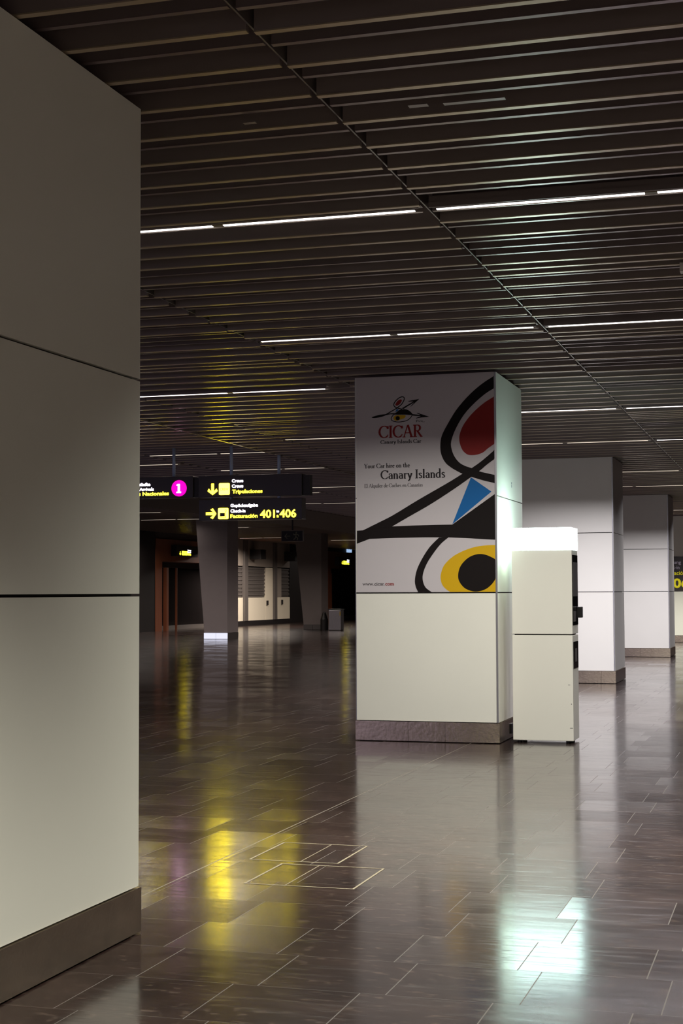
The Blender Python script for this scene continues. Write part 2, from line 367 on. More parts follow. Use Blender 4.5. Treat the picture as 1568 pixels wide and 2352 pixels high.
for bi, (x0, x1, dz, rows) in enumerate(BAYS):
    g = .012; mb = MB(); rr = random.Random(40 + bi)
    ys = []
    off = {2: 0.0, 3: .025, 1: -.05}.get(bi, rr.uniform(-.1, .1))
    y = 5.975 - .408 * 20 + off; k = 0
    lim = 8.5 if bi in (2,) else 200
    while y < (8.45 if bi == 2 else 90):
        ys.append((y, k % 2)); k += 1; y += .204
    if bi == 2:
        ys += IRREG; y = 10.29; k = 1
        while y < 90:
            ys.append((y, k % 2)); k += 1
            y += .204 if rr.random() < .85 else rr.choice((.10, .30))
    if bi in (3, 1):
        ys = [(q if q < 8.8 else q + .03 * math.sin(q * 2.1), (t if rr.random() < .93 or q < 8.8 else 1 - t)) for q, t in ys]
    for q, t in ys:
        if q < -6 and not t: pass
        if any(-.10 < q - r_ < .10 for r_ in rows): continue
        zb = 3.70 + dz
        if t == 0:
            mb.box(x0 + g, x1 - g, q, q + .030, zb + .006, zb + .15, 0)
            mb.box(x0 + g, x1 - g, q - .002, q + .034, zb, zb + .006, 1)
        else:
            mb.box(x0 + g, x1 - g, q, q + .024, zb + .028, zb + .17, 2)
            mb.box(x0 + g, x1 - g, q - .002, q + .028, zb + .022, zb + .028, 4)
    # end brackets along the seam
    mb.box(x0 - .004, x0 + .004, FY0 + 2, 90, 3.722 + dz, 3.80 + dz, 3)
    o = mb.build('slat_panel', [M['slat'], M['slat_lip'], M['slat_dim'], M['seam'], M['slat_dlip']], ceil)
# fascia where the ceiling steps up, and the plain plaster band
MB().box(-8.034, -8.012, FY0, 90, 3.70, 3.98).build('step_fascia', M['slat'], ceil)
MB().box(-17.2, -13.5, FY0, 90, 3.85, 4.10).build('plaster_band', M['plaster'], ceil)
ac = MB(); ac.box(-1.50, -1.22, 6.655, 6.69, 3.695, 3.699); ac.box(-1.66, -1.57, 6.64, 6.68, 3.695, 3.699); ac.box(-2.46, -2.40, 6.66, 6.69, 3.695, 3.699)
ac.build('access_cover', M['slat_dim'], ceil)

# --- walls
o = MB().box(-25.3, -24.92, 20, 95.6, 0, 4.1).build('wall_left', M['darkwall']); tag(o, kind='structure')
for k, q in enumerate(((63.31, 63.91), (71.77, 77.94))):
    o = MB().box(-24.9, -24.05, *q, 0, 4.09).build('trim_%d' % (k + 1), M['black']); tag(o, kind='structure')
o = MB().box(-24.9, -24.02, 46, 55.23, 0, 4.09).build('trim_5', M['black']); tag(o, kind='structure')  # black block added in place of a dark recess beside the doorway
for k, q in enumerate(((55.24, 63.3, 3.63), (77.95, 90, 3.69))):
    o = MB().box(-24.9, -24.15, q[0], q[1], q[2], 4.09).build('trim_%d' % (k + 3), M['plaster']); tag(o, kind='structure')
o = MB().box(-32, 16, 95.6, 96, 0, 4.1).build('wall_back', M['darkwall']); tag(o, kind='structure')
o = MB().box(15.6, 16, FY0, 95.6, 0, 3.94).build('wall_right', M['darkwall']); tag(o, kind='structure')  # unseen dark wall, added to keep ambient light off the right-hand faces

o = MB().box(-9.2, 15.6, FY0, FY0 + .2, 0, 3.69).build('wall_front', M['panel']); tag(o, kind='structure')  # unseen pale wall, added as bright reflection for the plinths and soft fill

def portal(name, y0, y1, zin, zout, post=None, line=None):
    d = MB()
    d.box(-24.9, -24.0, y0, y0 + .61, 0, zout); d.box(-24.9, -24.0, y0 + .61, y1, zin, zout)
    o = d.build(name, M['wood']); tag(o, kind='structure')
    MB().box(-24.8, -24.72, y0 + .61, y1, 0, zin).build('glass_panel', M['glass'], o)
    MB().box(-24.72, -24.6, y0 + .61, y1, zin - .22, zin).build('door_track', M['black'], o)
    MB().box(-24.72, -24.66, y0 + .61, y1, 0, .16).build('kick_rail', M['shutter'], o)
    if post: MB().box(-24.25, -24.1, post, post + .20, 0, zin - .24).build('door_post', M['wood'], o)
    if line: MB().box(-24.3, -24.22, line, line + .04, 0, zin - .24).build('door_edge', M['wood'], o)
    return o
portal('door_1', 55.25, 63.3, 2.74, 3.62, 56.55, 57.88)
portal('door_2', 77.95, 90.0, 2.78, 3.68, None, 79.4)

# ================================================================== PILLARS
def pillar(y0, label, x0=-4.335, x1=-2.872, depth=1.46, joints=(1.49, 2.455), plates=(.37, .63), name='clad_pillar'):
    root = empty(name, ((x0 + x1) / 2, y0 + depth / 2, 0), label, 'pillar', 'white panelled pillars in a row', 'thing')
    y1 = y0 + depth; j = .006; t = .03
    MB().box(x0 + t, x1 - t, y0 + t, y1 - t, 0, 3.69).build('core', M['joint'], root)
    zs = [.207, *joints, 3.692]
    for i in range(3):
        a = zs[i] + (j if i else 0); c = zs[i + 1] - (j if i < 2 else 0)
        MB().box(x0 + .006, x1 - .024, y0, y0 + t - .002, a, c).build('cladding_panel', M['panel'], root)
        MB().box(x1 - t + .002, x1, y0 + .004, y1 - .006, a, c).build('cladding_panel', M['panel'], root)
        MB().box(x0, x0 + t - .002, y0 + .006, y1 - .006, a, c).build('cladding_panel', M['panel'], root)
        MB().box(x0 + .006, x1 - .006, y1 - t + .002, y1, a, c).build('cladding_panel', M['panel'], root)
    MB().box(x1 - .020, x1 - .002, y0 - .002, y0 + .003, .207, 3.692).build('corner_trim', M['trim'], root)
    MB().box(x0 - .002, x0 + .004, y0 - .002, y0 + .004, .207, 3.692).build('corner_trim', M['trim'], root)
    e = .008; xs = [x0 - e] + [x0 + (x1 - x0) * f for f in plates] + [x1 + e]
    for i in range(len(xs) - 1):
        MB().box(xs[i] + .0015, xs[i + 1] - .0015, y0 - e, y0 + .02, .008, .2).build('plinth_plate', M['steel'], root)
    MB().box(x1 - .02, x1 + e, y0 + .021, y1 + e, .008, .2).build('plinth_plate', M['steel'], root)
    MB().box(x0 - e, x0 + .02, y0 + .021, y1 + e, .008, .2).build('plinth_plate', M['steel'], root)
    MB().box(x0 + .021, x1 - .021, y1 - .02, y1 + e, .008, .2).build('plinth_plate', M['steel'], root)
    return root
pillar(4.87, 'huge white panelled pillar cropped by the left edge of the view', x1=-2.827)
P2 = pillar(15.05, 'white panelled pillar carrying the large car hire poster')
MB().box(-2.872, -2.866, 15.78, 15.86, 1.02, 1.07).build('cover_plate', M['panel'], P2)
MB().box(-2.864, -2.850, 15.62, 15.76, .05, .15).build('power_socket', M['black'], P2)
pk = MB(); pk.cyl(0, 0, 0, .004, .012, 14); pk.v = [(-2.872 + v[2], 15.86 + v[0], 2.63 + v[1]) for v in pk.v]; pk.box(-2.872, -2.868, 15.853, 15.867, 2.585, 2.612)
pk.build('key_lock', M['trim'], P2)
P3 = pillar(25.25, 'white panelled pillar directly behind the glowing kiosk', x1=-2.90, x0=-4.40, plates=(.85,))
pillar(35.58, 'white panelled pillar between the kiosk pillar and the one with the check-in panel', x1=-2.85, plates=(.30, .55))
P5 = pillar(45.9, 'farthest white pillar with a black check-in panel, at the right edge of the view', plates=(.5,))

# directions panel on the farthest pillar
dp = empty('direction_panel', (-3.6, 45.88, 1.53), 'black check-in panel with yellow number on the farthest white pillar', 'sign')
MB().box(-4.33, -2.88, 45.868, 45.896, 1.505, 2.50).build('panel_board', M['signbody'], dp)
sans('Abfertigung', 'lettering', M['s_dim_w'], dp, -4.02, 2.29, -3.325, .105, 45.866, .01)
sans('Check-in', 'lettering', M['s_dim_w'], dp, -3.86, 2.14, -3.370, .105, 45.866, .01)
sans('Facturación', 'lettering', M['s_dim_y'], dp, -3.92, 1.97, -3.20, .115, 45.866, .01)
sans('406', 'lettering', M['s_dim_y'], dp, -3.80, 1.60, -3.10, .27, 45.866, .035)

# ================================================================== POSTER
YP = 15.049
po = empty('advertising_poster', (-3.6, YP, 1.495), 'tall white car hire poster with black, red, blue and yellow shapes on the pillar', 'poster')
MB().box(-4.322, -2.893, YP - .002, YP, 1.497, 3.691).build('poster_sheet', M['poster'], po)
XR = -2.893
def clipx(p): return [(min(x, XR), z) for x, z in p]
LOOP_OUT = [(-2.87, 3.661), (-3.005, 3.582), (-3.137, 3.476), (-3.269, 3.334), (-3.366, 3.185), (-3.427, 3.069), (-3.443, 2.975), (-3.434, 2.881), (-3.393, 2.797), (-3.322, 2.737), (-3.221, 2.681), (-3.12, 2.644), (-3.002, 2.606), (-2.875, 2.574)]
LOOP_IN = [(-2.871, 3.536), (-2.971, 3.481), (-3.09, 3.386), (-3.198, 3.273), (-3.283, 3.135), (-3.331, 3.007), (-3.326, 2.925), (-3.297, 2.853), (-3.249, 2.793), (-3.19, 2.757), (-3.125, 2.734), (-3.048, 2.7), (-2.954, 2.675), (-2.874, 2.655)]
DIAG_UP = [(-2.874, 2.923), (-3.012, 2.81), (-3.119, 2.737), (-3.221, 2.678), (-3.371, 2.591), (-3.673, 2.428), (-3.978, 2.256), (-4.255, 2.128)]
DIAG_LO = [(-2.875, 2.83), (-2.965, 2.768), (-3.042, 2.706), (-3.132, 2.644), (-3.311, 2.525), (-3.552, 2.378), (-3.795, 2.247), (-3.948, 2.163)]
HBAND = [(-4.32, 2.125), (-4.255, 2.128), (-3.948, 2.163), (-3.735, 2.169), (-3.493, 2.172), (-3.326, 2.172), (-2.876, 2.469), (-2.875, 2.014), (-3.196, 2.035), (-3.363, 2.044), (-3.615, 2.048), (-3.918, 2.046), (-4.187, 2.04), (-4.321, 1.992)]
TAIL_OUT = [(-3.464, 2.043), (-3.555, 1.955), (-3.628, 1.851), (-3.689, 1.734), (-3.714, 1.629), (-3.708, 1.558), (-3.682, 1.498)]
TAIL_IN = [(-3.363, 2.047), (-3.447, 1.978), (-3.532, 1.873), (-3.592, 1.78), (-3.629, 1.687), (-3.633, 1.616), (-3.606, 1.546), (-3.544, 1.498)]
BLUE = [(-3.132, 2.642), (-2.926, 2.494), (-3.326, 2.175)]
RED = [(-2.872, 3.454), (-2.995, 3.383), (-3.115, 3.282), (-3.199, 3.179), (-3.241, 3.087), (-3.248, 3.016), (-3.23, 2.945), (-3.201, 2.898), (-3.154, 2.867), (-3.082, 2.865), (-3.011, 2.886), (-2.952, 2.931), (-2.874, 2.981)]
YELLOW = [(-2.876, 1.962), (-2.984, 1.96), (-3.102, 1.944), (-3.221, 1.905), (-3.328, 1.848), (-3.412, 1.767), (-3.445, 1.685), (-3.449, 1.627), (-3.432, 1.568), (-3.39, 1.522), (-3.352, 1.498)]
EYE = [(-3.032, 1.874), (-2.949, 1.85), (-2.876, 1.797), (-2.876, 1.67), (-2.922, 1.583), (-2.999, 1.522), (-3.1, 1.501), (-3.2, 1.533), (-3.259, 1.603), (-3.27, 1.672), (-3.246, 1.754), (-3.186, 1.823), (-3.114, 1.863)]
YQ = YP - .002
def strip_poly(mb, a, c, y, t, mi):
    a, c = clipx(smooth_curve(a, n=6)), clipx(smooth_curve(c, n=6)); n = max(len(a), len(c))
    rs = lambda p: [p[round(i * (len(p) - 1) / (n - 1))] for i in range(n)]
    a, c = rs(a), rs(c)
    for i in range(n - 1):
        q = [a[i], a[i + 1], c[i + 1], c[i]]
        q = [p for k, p in enumerate(q) if p != q[k - 1]]
        if len(q) > 2: mb.prism(q, y, t, mi)
fig = MB()
fig.prism(clipx(smooth_curve(RED, n=6)), YQ, .0006, 1)
fig.prism(clipx(smooth_curve(YELLOW, n=6) + [(-2.878, 1.498)]), YQ, .0006, 3)
fig.prism(BLUE, YQ, .0006, 2)
strip_poly(fig, LOOP_OUT, LOOP_IN, YQ, .0012, 0)
strip_poly(fig, DIAG_UP, DIAG_LO, YQ, .0012, 0)
fig.prism(clipx(HBAND), YQ, .0010, 0)
fig.prism([(-4.255, 2.128), (-3.978, 2.256), (-3.948, 2.163)], YQ, .0024, 0)
strip_poly(fig, TAIL_OUT, TAIL_IN, YQ, .0012, 0)
fig.prism(clipx(smooth_curve(EYE, True, 5)), YQ, .0014, 0)
fig.build('printed_figure', [M['ink'], M['ink_red'], M['ink_blue'], M['ink_yellow']], po)
L_ARROW1 = [(-3.6569, 3.4505), (-3.7711, 3.4335), (-3.7711, 3.4278), (-3.719, 3.4258), (-3.7859, 3.3916), (-3.8441, 3.3598), (-3.8209, 3.3544), (-3.7743, 3.3827), (-3.7103, 3.417), (-3.7511, 3.3761), (-3.7442, 3.3759)]
L_ARROW2 = [(-3.5526, 3.2643), (-3.6821, 3.3108), (-3.685, 3.3058), (-3.6447, 3.2857), (-3.7342, 3.2992), (-3.7343, 3.2833), (-3.6448, 3.2733), (-3.6911, 3.258), (-3.6911, 3.2524), (-3.6362, 3.2606)]
L_DOME = [(-3.9132, 3.3012), (-3.8909, 3.3276), (-3.8617, 3.3463), (-3.8209, 3.3522), (-3.7861, 3.3463), (-3.7515, 3.3252), (-3.7296, 3.3001), (-3.7314, 3.2889), (-3.8097, 3.2951)]
L_LEAF = [(-4.1575, 3.2805), (-4.131, 3.2909), (-4.0722, 3.303), (-4.0136, 3.3083), (-3.9843, 3.3129), (-3.9259, 3.3147), (-3.9056, 3.3111), (-3.9115, 3.2989), (-3.9552, 3.3044), (-4.002, 3.2976), (-4.043, 3.2849), (-4.1017, 3.274), (-4.1428, 3.2732)]
L_LINE = [(-4.0019, 3.3078), (-3.9375, 3.3407), (-3.8907, 3.3673), (-3.8439, 3.4023), (-3.8175, 3.4438), (-3.8156, 3.4692), (-3.8347, 3.4785), (-3.8668, 3.4696), (-3.9019, 3.4414), (-3.9225, 3.411), (-3.9197, 3.3865), (-3.8907, 3.3673), (-3.8384, 3.3528)]
L_RING = [(-3.926, 3.2994), (-3.9495, 3.273), (-3.9497, 3.2475), (-3.9264, 3.2325), (-3.8857, 3.2237), (-3.8391, 3.2249), (-3.7868, 3.236), (-3.7519, 3.2602), (-3.7314, 3.2906)]
L_YEL = [(-3.9028, 3.2912), (-3.8562, 3.2934), (-3.8097, 3.2906), (-3.801, 3.279), (-3.8157, 3.2597), (-3.8564, 3.247), (-3.8914, 3.2369), (-3.9147, 3.2406), (-3.9292, 3.2609), (-3.9232, 3.2806)]
L_RED = [(-3.8436, 3.4505), (-3.8408, 3.4362), (-3.8584, 3.4086), (-3.8905, 3.3899), (-3.9062, 3.3962), (-3.905, 3.4104), (-3.8844, 3.4379), (-3.8582, 3.4522)]
L_BLUE = [(-3.8936, 3.36), (-3.8704, 3.3467), (-3.9102, 3.3215)]
L_DOT = [(-3.8842, 3.2837), (-3.8679, 3.2769), (-3.8622, 3.2614), (-3.8681, 3.2463), (-3.8844, 3.2406), (-3.9001, 3.2474), (-3.9058, 3.2629), (-3.8999, 3.278)]
L_SIG = [(-3.6941, 3.2344), (-3.6739, 3.236), (-3.6872, 3.2342), (-3.6914, 3.214), (-3.6815, 3.2295), (-3.6682, 3.2205), (-3.6653, 3.2317), (-3.655, 3.2172), (-3.648, 3.2294), (-3.6365, 3.2177), (-3.6306, 3.2322), (-3.625, 3.2151), (-3.6019, 3.2154)]
em = MB()
em.prism(smooth_curve(L_RED, True, 5), YQ, .0008, 1); em.prism(L_BLUE, YQ, .0008, 2); em.prism(smooth_curve(L_YEL, True, 4), YQ, .0008, 3)
for p in (L_ARROW1, L_ARROW2): em.prism(p, YQ, .0012, 0)
em.prism(smooth_curve(L_DOME, True, 4), YQ, .0014, 0); em.prism(smooth_curve(L_LEAF, True, 4), YQ, .0012, 0); em.prism(smooth_curve(L_DOT, True, 4), YQ, .0014, 0)
q = smooth_curve(L_LINE, n=6); em.ribbon(q, [.0095] * len(q), YQ, .0010, 0)
q = smooth_curve(L_RING, n=6); em.ribbon(q, [.0075] * len(q), YQ, .0011, 0)
em.ribbon(L_SIG, [.003] * len(L_SIG), YQ, .0010, 0)
em.build('printed_emblem', [M['ink'], M['ink_red'], M['ink_blue'], M['ink_yellow']], po)
def word(m, *args):
    return serif(MB(), *args).build('lettering', M[m], po)
word('ink_red', 'CICAR', -4.085, 3.066, -3.632, .122, YQ, .001)
word('ink_text', 'Canary Islands Car', -4.066, 3.006, -3.640, .036, YQ, .001)
word('ink_text', 'Your Car hire on the', -4.240, 2.760, -3.760, .045, YQ, .001)
word('ink_text', 'Canary Islands', -4.066, 2.646, -3.394, .088, YQ, .001)
word('ink_soft', 'El Alquiler de Coches en Canarias', -4.240, 2.561, -3.626, .038, YQ, .001)
word('ink_soft', 'www.cicar.', -4.262, 1.567, -4.026, .034, YQ, .001)
word('ink_red', 'com', -4.024, 1.567, -3.929, .034, YQ, .001)

# ================================================================== KIOSK
KX0, KX1, KY0, KY1 = -2.765, -2.163, 15.235, 15.635
ki = empty('self_service_kiosk', ((KX0 + KX1) / 2, (KY0 + KY1) / 2, 0), 'white self-service kiosk with a glowing lightbox on top, beside the poster pillar', 'kiosk')
MB().box(KX0, KX1, KY0, KY1, .025, 1.066).build('lower_cabinet', M['kiosk'], ki, bevel=.006)
MB().box(KX0, KX1, KY0, KY1, 1.076, 1.912).build('upper_cabinet', M['kiosk'], ki, bevel=.006)
MB().box(KX0 + .02, KX1 - .02, KY0 + .02, KY1 - .02, 1.066, 1.076).build('cabinet_joint', M['joint'], ki)
lb = MB().box(KX0 - .004, KX1 + .004, KY0 - .004, KY1 + .004, 1.914, 2.135).build('lightbox', M['lightbox'], ki, bevel=.008)
rg = arc(-2.285, 2.036, .030, .032, 0, 360, 28); MB().ribbon(rg, [.004] * len(rg), KY0 - .0045, .001).build('ring_print', M['lightmark'], lb)
MB().prism(arc(-2.705, 2.055, .010, .012, 0, 350, 14), KY0 - .0045, .001).build('dot_print', M['lightmark'], lb)
MB().box(KX1 - .002, KX1 + .004, KY0 + .02, KY1 - .015, 1.165, 1.862).build('screen_panel', M['kiosk_dark'], ki)
MB().box(KX1 + .004, KX1 + .006, KY0 + .05, KY1 - .05, 1.45, 1.79).build('touch_screen', M['kiosk_grey'], ki)
MB().box(KX1 + .004, KX1 + .055, KY1 - .12, KY1 - .03, 1.235, 1.345).build('card_terminal', M['black'], ki, bevel=.006)
MB().box(KX1 + .004, KX1 + .010, KY0 + .08, KY0 + .2, 1.20, 1.30).build('key_pad', M['kiosk_grey'], ki)
dsp = MB().box(KX1 - .002, KX1 + .004, KY0 + .045, KY1 - .03, .735, 1.0).build('dispenser_panel', M['kiosk_dark'], ki)
MB().box(KX1 + .004, KX1 + .007, KY0 + .15, KY0 + .26, .80, .93).build('dispenser_slot', M['kiosk_grey'], dsp)
for sx in (KX0 + .06, KX1 - .06):
    for sy in (KY0 + .05, KY1 - .05):
        f = MB().cyl(sx, sy, 0, .027, .022, 16); f.build('foot', M['black'], ki)
for a, c, z0, z1 in ((.035, .008, .150, .155), (.022, .014, .385, .393), (.05, .03, .575, .579)):
    MB().box(KX1 - a, KX1 - c, KY0 - .0006, KY0, z0, z1).build('scuff_mark', M['kiosk_grey'], ki)

# ================================================================== HANGING SIGNS
YS = 23.1
def sign_case(root, x0, x1, z0, z1, ends=0.0):
    MB().box(x0, x1, YS, YS + .20, z0, z1).build('sign_case', M['signbody'], root, bevel=.006)
    if ends:
        MB().box(x1 + .004, x1 + ends, YS + .03, YS + .17, z0 + .005, z1 - .022).build('end_cap', M['black'], root)
YT = YS - .001
def arrow(x, z, s, d):
    w = .23 * s
    sh = [(-s * .5, -w * .5), (s * .22, -w * .5), (-s * .06, -s * .36), (-s * .06 + w * .95, -s * .5 + w * .1), (s * .5, 0), (-s * .06 + w * .95, s * .5 - w * .1), (-s * .06, s * .36), (s * .22, w * .5), (-s * .5, w * .5)]
    if d == 'right': return [(x + a, z + c) for a, c in sh]
    if d == 'down': return [(x - c, z - a) for a, c in sh]
    return [(x - a, z + c) for a, c in sh]
def rsquare(x0, x1, z0, z1, r):
    out = []
    for cx, cz, a in ((x1 - r, z1 - r, 0), (x0 + r, z1 - r, 90), (x0 + r, z0 + r, 180), (x1 - r, z0 + r, 270)): out += arc(cx, cz, r, r, a, a + 90, 5)
    return out
# crew sign (upper)
s1 = empty('hanging_sign', (-8.4, YS + .1, 3.03), 'upper hanging sign reading Crews with a down arrow', 'sign', 'lit black hanging direction signs')
sign_case(s1, -9.295, -7.535, 3.035, 3.385, .12)
MB().prism(arrow(-9.048, 3.163, .182, 'down'), YT, .004).build('arrow', M['s_yellow'], s1)
cr = MB().prism(rsquare(-8.938, -8.756, 3.072, 3.257, .018), YT, .004).build('pictogram', M['s_ticon'], s1)
t = sans('CREW', 'pictogram_print', M['s_on_y'], s1, -8.920, 3.142, -8.774, .042, YT - .005, .01)
sans('Crews', 'lettering', M['s_white'], s1, -8.716, 3.268, -8.525, .052, YT, .012)
sans('Crews', 'lettering', M['s_white'], s1, -8.716, 3.183, -8.525, .052, YT, .018)
sans('Tripulaciones', 'lettering', M['s_yellow'], s1, -8.711, 3.092, -8.200, .060, YT, .014)
# check-in sign (lower)
s2 = empty('hanging_sign', (-8.4, YS + .1, 2.66), 'lower hanging sign reading Check-in 401 to 406 with a right arrow', 'sign', 'lit black hanging direction signs')
sign_case(s2, -9.285, -7.535, 2.660, 3.000)
MB().prism(arrow(-9.074, 2.770, .178, 'right'), YT, .004).build('arrow', M['s_yellow'], s2)
MB().prism(rsquare(-8.952, -8.777, 2.682, 2.856, .018), YT, .004).build('pictogram', M['s_ticon'], s2)
pp = MB().box(-8.922, -8.835, YT - .006, YT - .004, 2.722, 2.780)
rg = arc(-8.822, 2.815, .014, .016, 0, 360, 20); pp.ribbon(rg, [.007] * len(rg), YT - .004, .002)
pp.box(-8.826, -8.817, YT - .006, YT - .004, 2.705, 2.800); pp.box(-8.926, -8.817, YT - .006, YT - .004, 2.700, 2.708)
pp.build('pictogram_print', M['signbody'], s2)
for x in (-8.765, -7.952): MB().cyl(x, YS + .1, 3.0, 3.035, .026, 20).build('connector', M['pole'], s2)
sans('Gepäckaufgabe', 'lettering', M['s_white'], s2, -8.740, 2.872, -8.275, .050, YT, .016)
sans('Check-in', 'lettering', M['s_white'], s2, -8.740, 2.784, -8.489, .052, YT, .016)
sans('Facturación', 'lettering', M['s_yellow'], s2, -8.741, 2.697, -8.281, .060, YT, .014)
sans('401', 'lettering', M['s_yellow'], s2, -8.238, 2.692, -7.990, .126, YT, .018)
sans('to', 'lettering', M['s_white'], s2, -7.962, 2.772, -7.918, .042, YT, .016)
sans('a', 'lettering', M['s_yellow'], s2, -7.958, 2.694, -7.924, .054, YT, .014)
sans('406', 'lettering', M['s_yellow'], s2, -7.908, 2.692, -7.632, .130, YT, .018)
# arrivals sign (left)
s3 = empty('hanging_sign', (-10.5, YS + .1, 3.03), 'hanging arrivals sign with a magenta disc, half behind the left pillar', 'sign', 'lit black hanging direction signs')
sign_case(s3, -11.40, -9.388, 3.040, 3.388, .08)
MB().prism(arc(-9.631, 3.194, .132, .132, 0, 354, 60), YT, .004).build('number_disc', M['s_magenta'], s3)
MB().prism(rsquare(-11.28, -10.86, 3.07, 3.34, .03), YT, .004).build('pictogram', M['s_blue'], s3)
one = MB(); one.box(-9.650, -9.617, YT - .008, YT - .004, 3.122, 3.262); one.box(-9.674, -9.596, YT - .008, YT - .004, 3.118, 3.138)
one.prism([(-9.650, 3.262), (-9.668, 3.256), (-9.672, 3.238), (-9.650, 3.240)], YT - .004, .004)
one.build('disc_number', M['s_white'], s3)
sans('Inlandsankünfte', 'lettering', M['s_white'], s3, -10.660, 3.246, -10.138, .052, YT, .018)
sans('Domestic Arrivals', 'lettering', M['s_white'], s3, -10.660, 3.166, -10.076, .052, YT, .018)
sans('Llegadas Nacionales', 'lettering', M['s_yellow'], s3, -10.660, 3.088, -9.812, .060, YT, .014)
# the poles that carry them
pg = 'steel poles carrying the hanging signs'
for x, lab, z0, top in ((-9.765, 'steel pole from ceiling to the arrivals sign', 3.388, 3.86), (-8.765, 'steel pole carrying the left half of the crew sign', 3.385, 3.86), (-7.952, 'steel pole carrying the right half of the crew sign', 3.385, 3.694)):
    o = MB().cyl(0, 0, 0, top - z0, .026, 20).build('sign_pole', M['pole'], smooth=True); o.location = (x, YS + .10, z0); tag(o, lab, 'pole', pg)

# unlit exit sign in front of the far columns
ex = empty('exit_sign', (-15.0, 45, 3.07), 'dark emergency exit sign with an arrow and running figure', 'sign')
MB().box(-15.36, -14.64, 45, 45.08, 3.07, 3.41).build('sign_case', M['black'], ex)
fr = MB()
for a in ((-15.36, -14.64, 3.395, 3.41), (-15.36, -14.64, 3.07, 3.085), (-15.36, -15.345, 3.07, 3.41), (-14.655, -14.64, 3.07, 3.41)): fr.box(a[0], a[1], 44.992, 44.999, a[2], a[3])
fr.build('frame', M['exit_frame'], ex)
ar = MB(); ar.ribbon([(-15.06, 3.235), (-15.24, 3.235)], [.014, .014], 44.999, .003); ar.ribbon([(-15.16, 3.31), (-15.24, 3.235), (-15.16, 3.16)], [.014] * 3, 44.999, .003)
ar.build('arrow', M['exit'], ex)
ru = MB(); ru.prism(arc(-14.865, 3.345, .022, .024, 0, 340, 14), 44.999, .003)
for p in ([(-14.87, 3.31), (-14.88, 3.22)], [(-14.88, 3.22), (-14.82, 3.17), (-14.83, 3.11)], [(-14.88, 3.22), (-14.91, 3.15), (-14.96, 3.13)], [(-14.87, 3.30), (-14.80, 3.27), (-14.78, 3.22)], [(-14.87, 3.30), (-14.94, 3.27), (-14.96, 3.31)]): ru.ribbon(p, [.028] * len(p), 44.999, .003)
ru.build('running_figure', M['exit'], ex)
MB().box(-15.02, -14.98, 45.02, 45.06, 3.41, 3.86).build('hanger', M['black'], ex)

# small lit exit boxes beside the two doorways
def door_sign(y0, y1, z0, z1, ya, yb, za, zb, label):
    r = empty('doorway_sign', (-24.0, y0, z0), label, 'sign', 'lit signs over the dark doorways')
    MB().box(-24.0, -23.76, y0, y1, z0, z1).build('sign_case', M['black'], r, bevel=.01)
    X = -23.759; w = yb - ya; h = zb - za
    def fx(mb): 
        mb.v = [(X - (v[1]), v[0], v[2]) for v in mb.v]; mb.f = [tuple(reversed(f)) for f in mb.f]; return mb
    fx(MB().prism(arrow(ya + w * .08, za + h * .26, h * .58, 'down'), 0, .004)).build('arrow', M['d_yellow'], r)
    fx(MB().prism(rsquare(ya + w * .22, ya + w * .44, za, za + h * .62, .02), 0, .004)).build('pictogram', M['d_yellow'], r)
    fx(MB().prism(rsquare(ya + w * .47, ya + w * .68, za, za + h * .62, .02), 0, .004)).build('pictogram', M['d_yellow'], r)
    dd = MB()
    for k in (.33, .575):
        dd.prism(arc(ya + w * k, za + h * .47, .022, .022, 0, 340, 10), -.004, .003); dd.box(ya + w * k - .03, ya + w * k + .03, -.007, -.004, za + h * .12, za + h * .30)
    fx(dd).build('pictogram_print', M['s_on_y'], r)
    sans('Ausgang', 'lettering', M['d_white'], r, ya + w * .70, za + h * .72, yb, h * .22, X, .03, face='+x')
    sans('Exit', 'lettering', M['d_white'], r, ya + w * .70, za + h * .38, yb, h * .24, X, .05, face='+x')
    sans('Salida', 'lettering', M['d_yellow'], r, ya + w * .70, za + h * .03, yb, h * .26, X, .05, face='+x')
door_sign(56.75, 59.0, 2.96, 3.40, 57.02, 58.25, 3.01, 3.27, 'small lit exit sign over the doorway left of the tapered column')
door_sign(79.3, 81.7, 2.93, 3.40, 79.75, 81.2, 3.01, 3.32, 'small lit exit sign over the doorway behind the litter bin')
o = MB().box(-24.15, -24.02, 82.0, 82.62, 3.71, 3.94).build('wall_monitor', M['screen']); tag(o, 'tiny bluish lit screen high above the doorway behind the litter bin', 'screen')

# ================================================================== FAR COLUMNS
def column(x0, x1, xt, y0, d, ztop, label, base_m, body_m):
    r = empty('tapered_column', ((x0 + x1) / 2, y0 + d / 2, 0), label, 'column', 'tapered columns under the plain ceiling band', 'thing')
    MB().hexa([(x0, y0, .205), (x1, y0, .205), (x1, y0 + d, .205), (x0, y0 + d, .205)], [(xt, y0, ztop), (x1, y0, ztop), (x1, y0 + d, ztop), (xt, y0 + d, ztop)]).build('shaft', body_m, r)
    mx = (x0 + x1) / 2
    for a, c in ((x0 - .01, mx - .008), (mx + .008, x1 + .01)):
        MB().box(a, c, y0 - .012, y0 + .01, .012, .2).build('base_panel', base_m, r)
    MB().box(x0, x1 + .008, y0 + .012, y0 + d + .008, 0, .2).build('base_plinth', M['kiosk_grey'], r)
    return r
column(-18.50, -17.71, -18.80, 46.5, 1.0, 3.86, 'tapered grey column with a bright white base', M['base_reflection'], M['concrete'])
column(-19.09, -18.34, -19.46, 58.7, .9, 3.86, 'darker tapered column beside the litter bin', M['kiosk_grey'], M['concrete_b'])

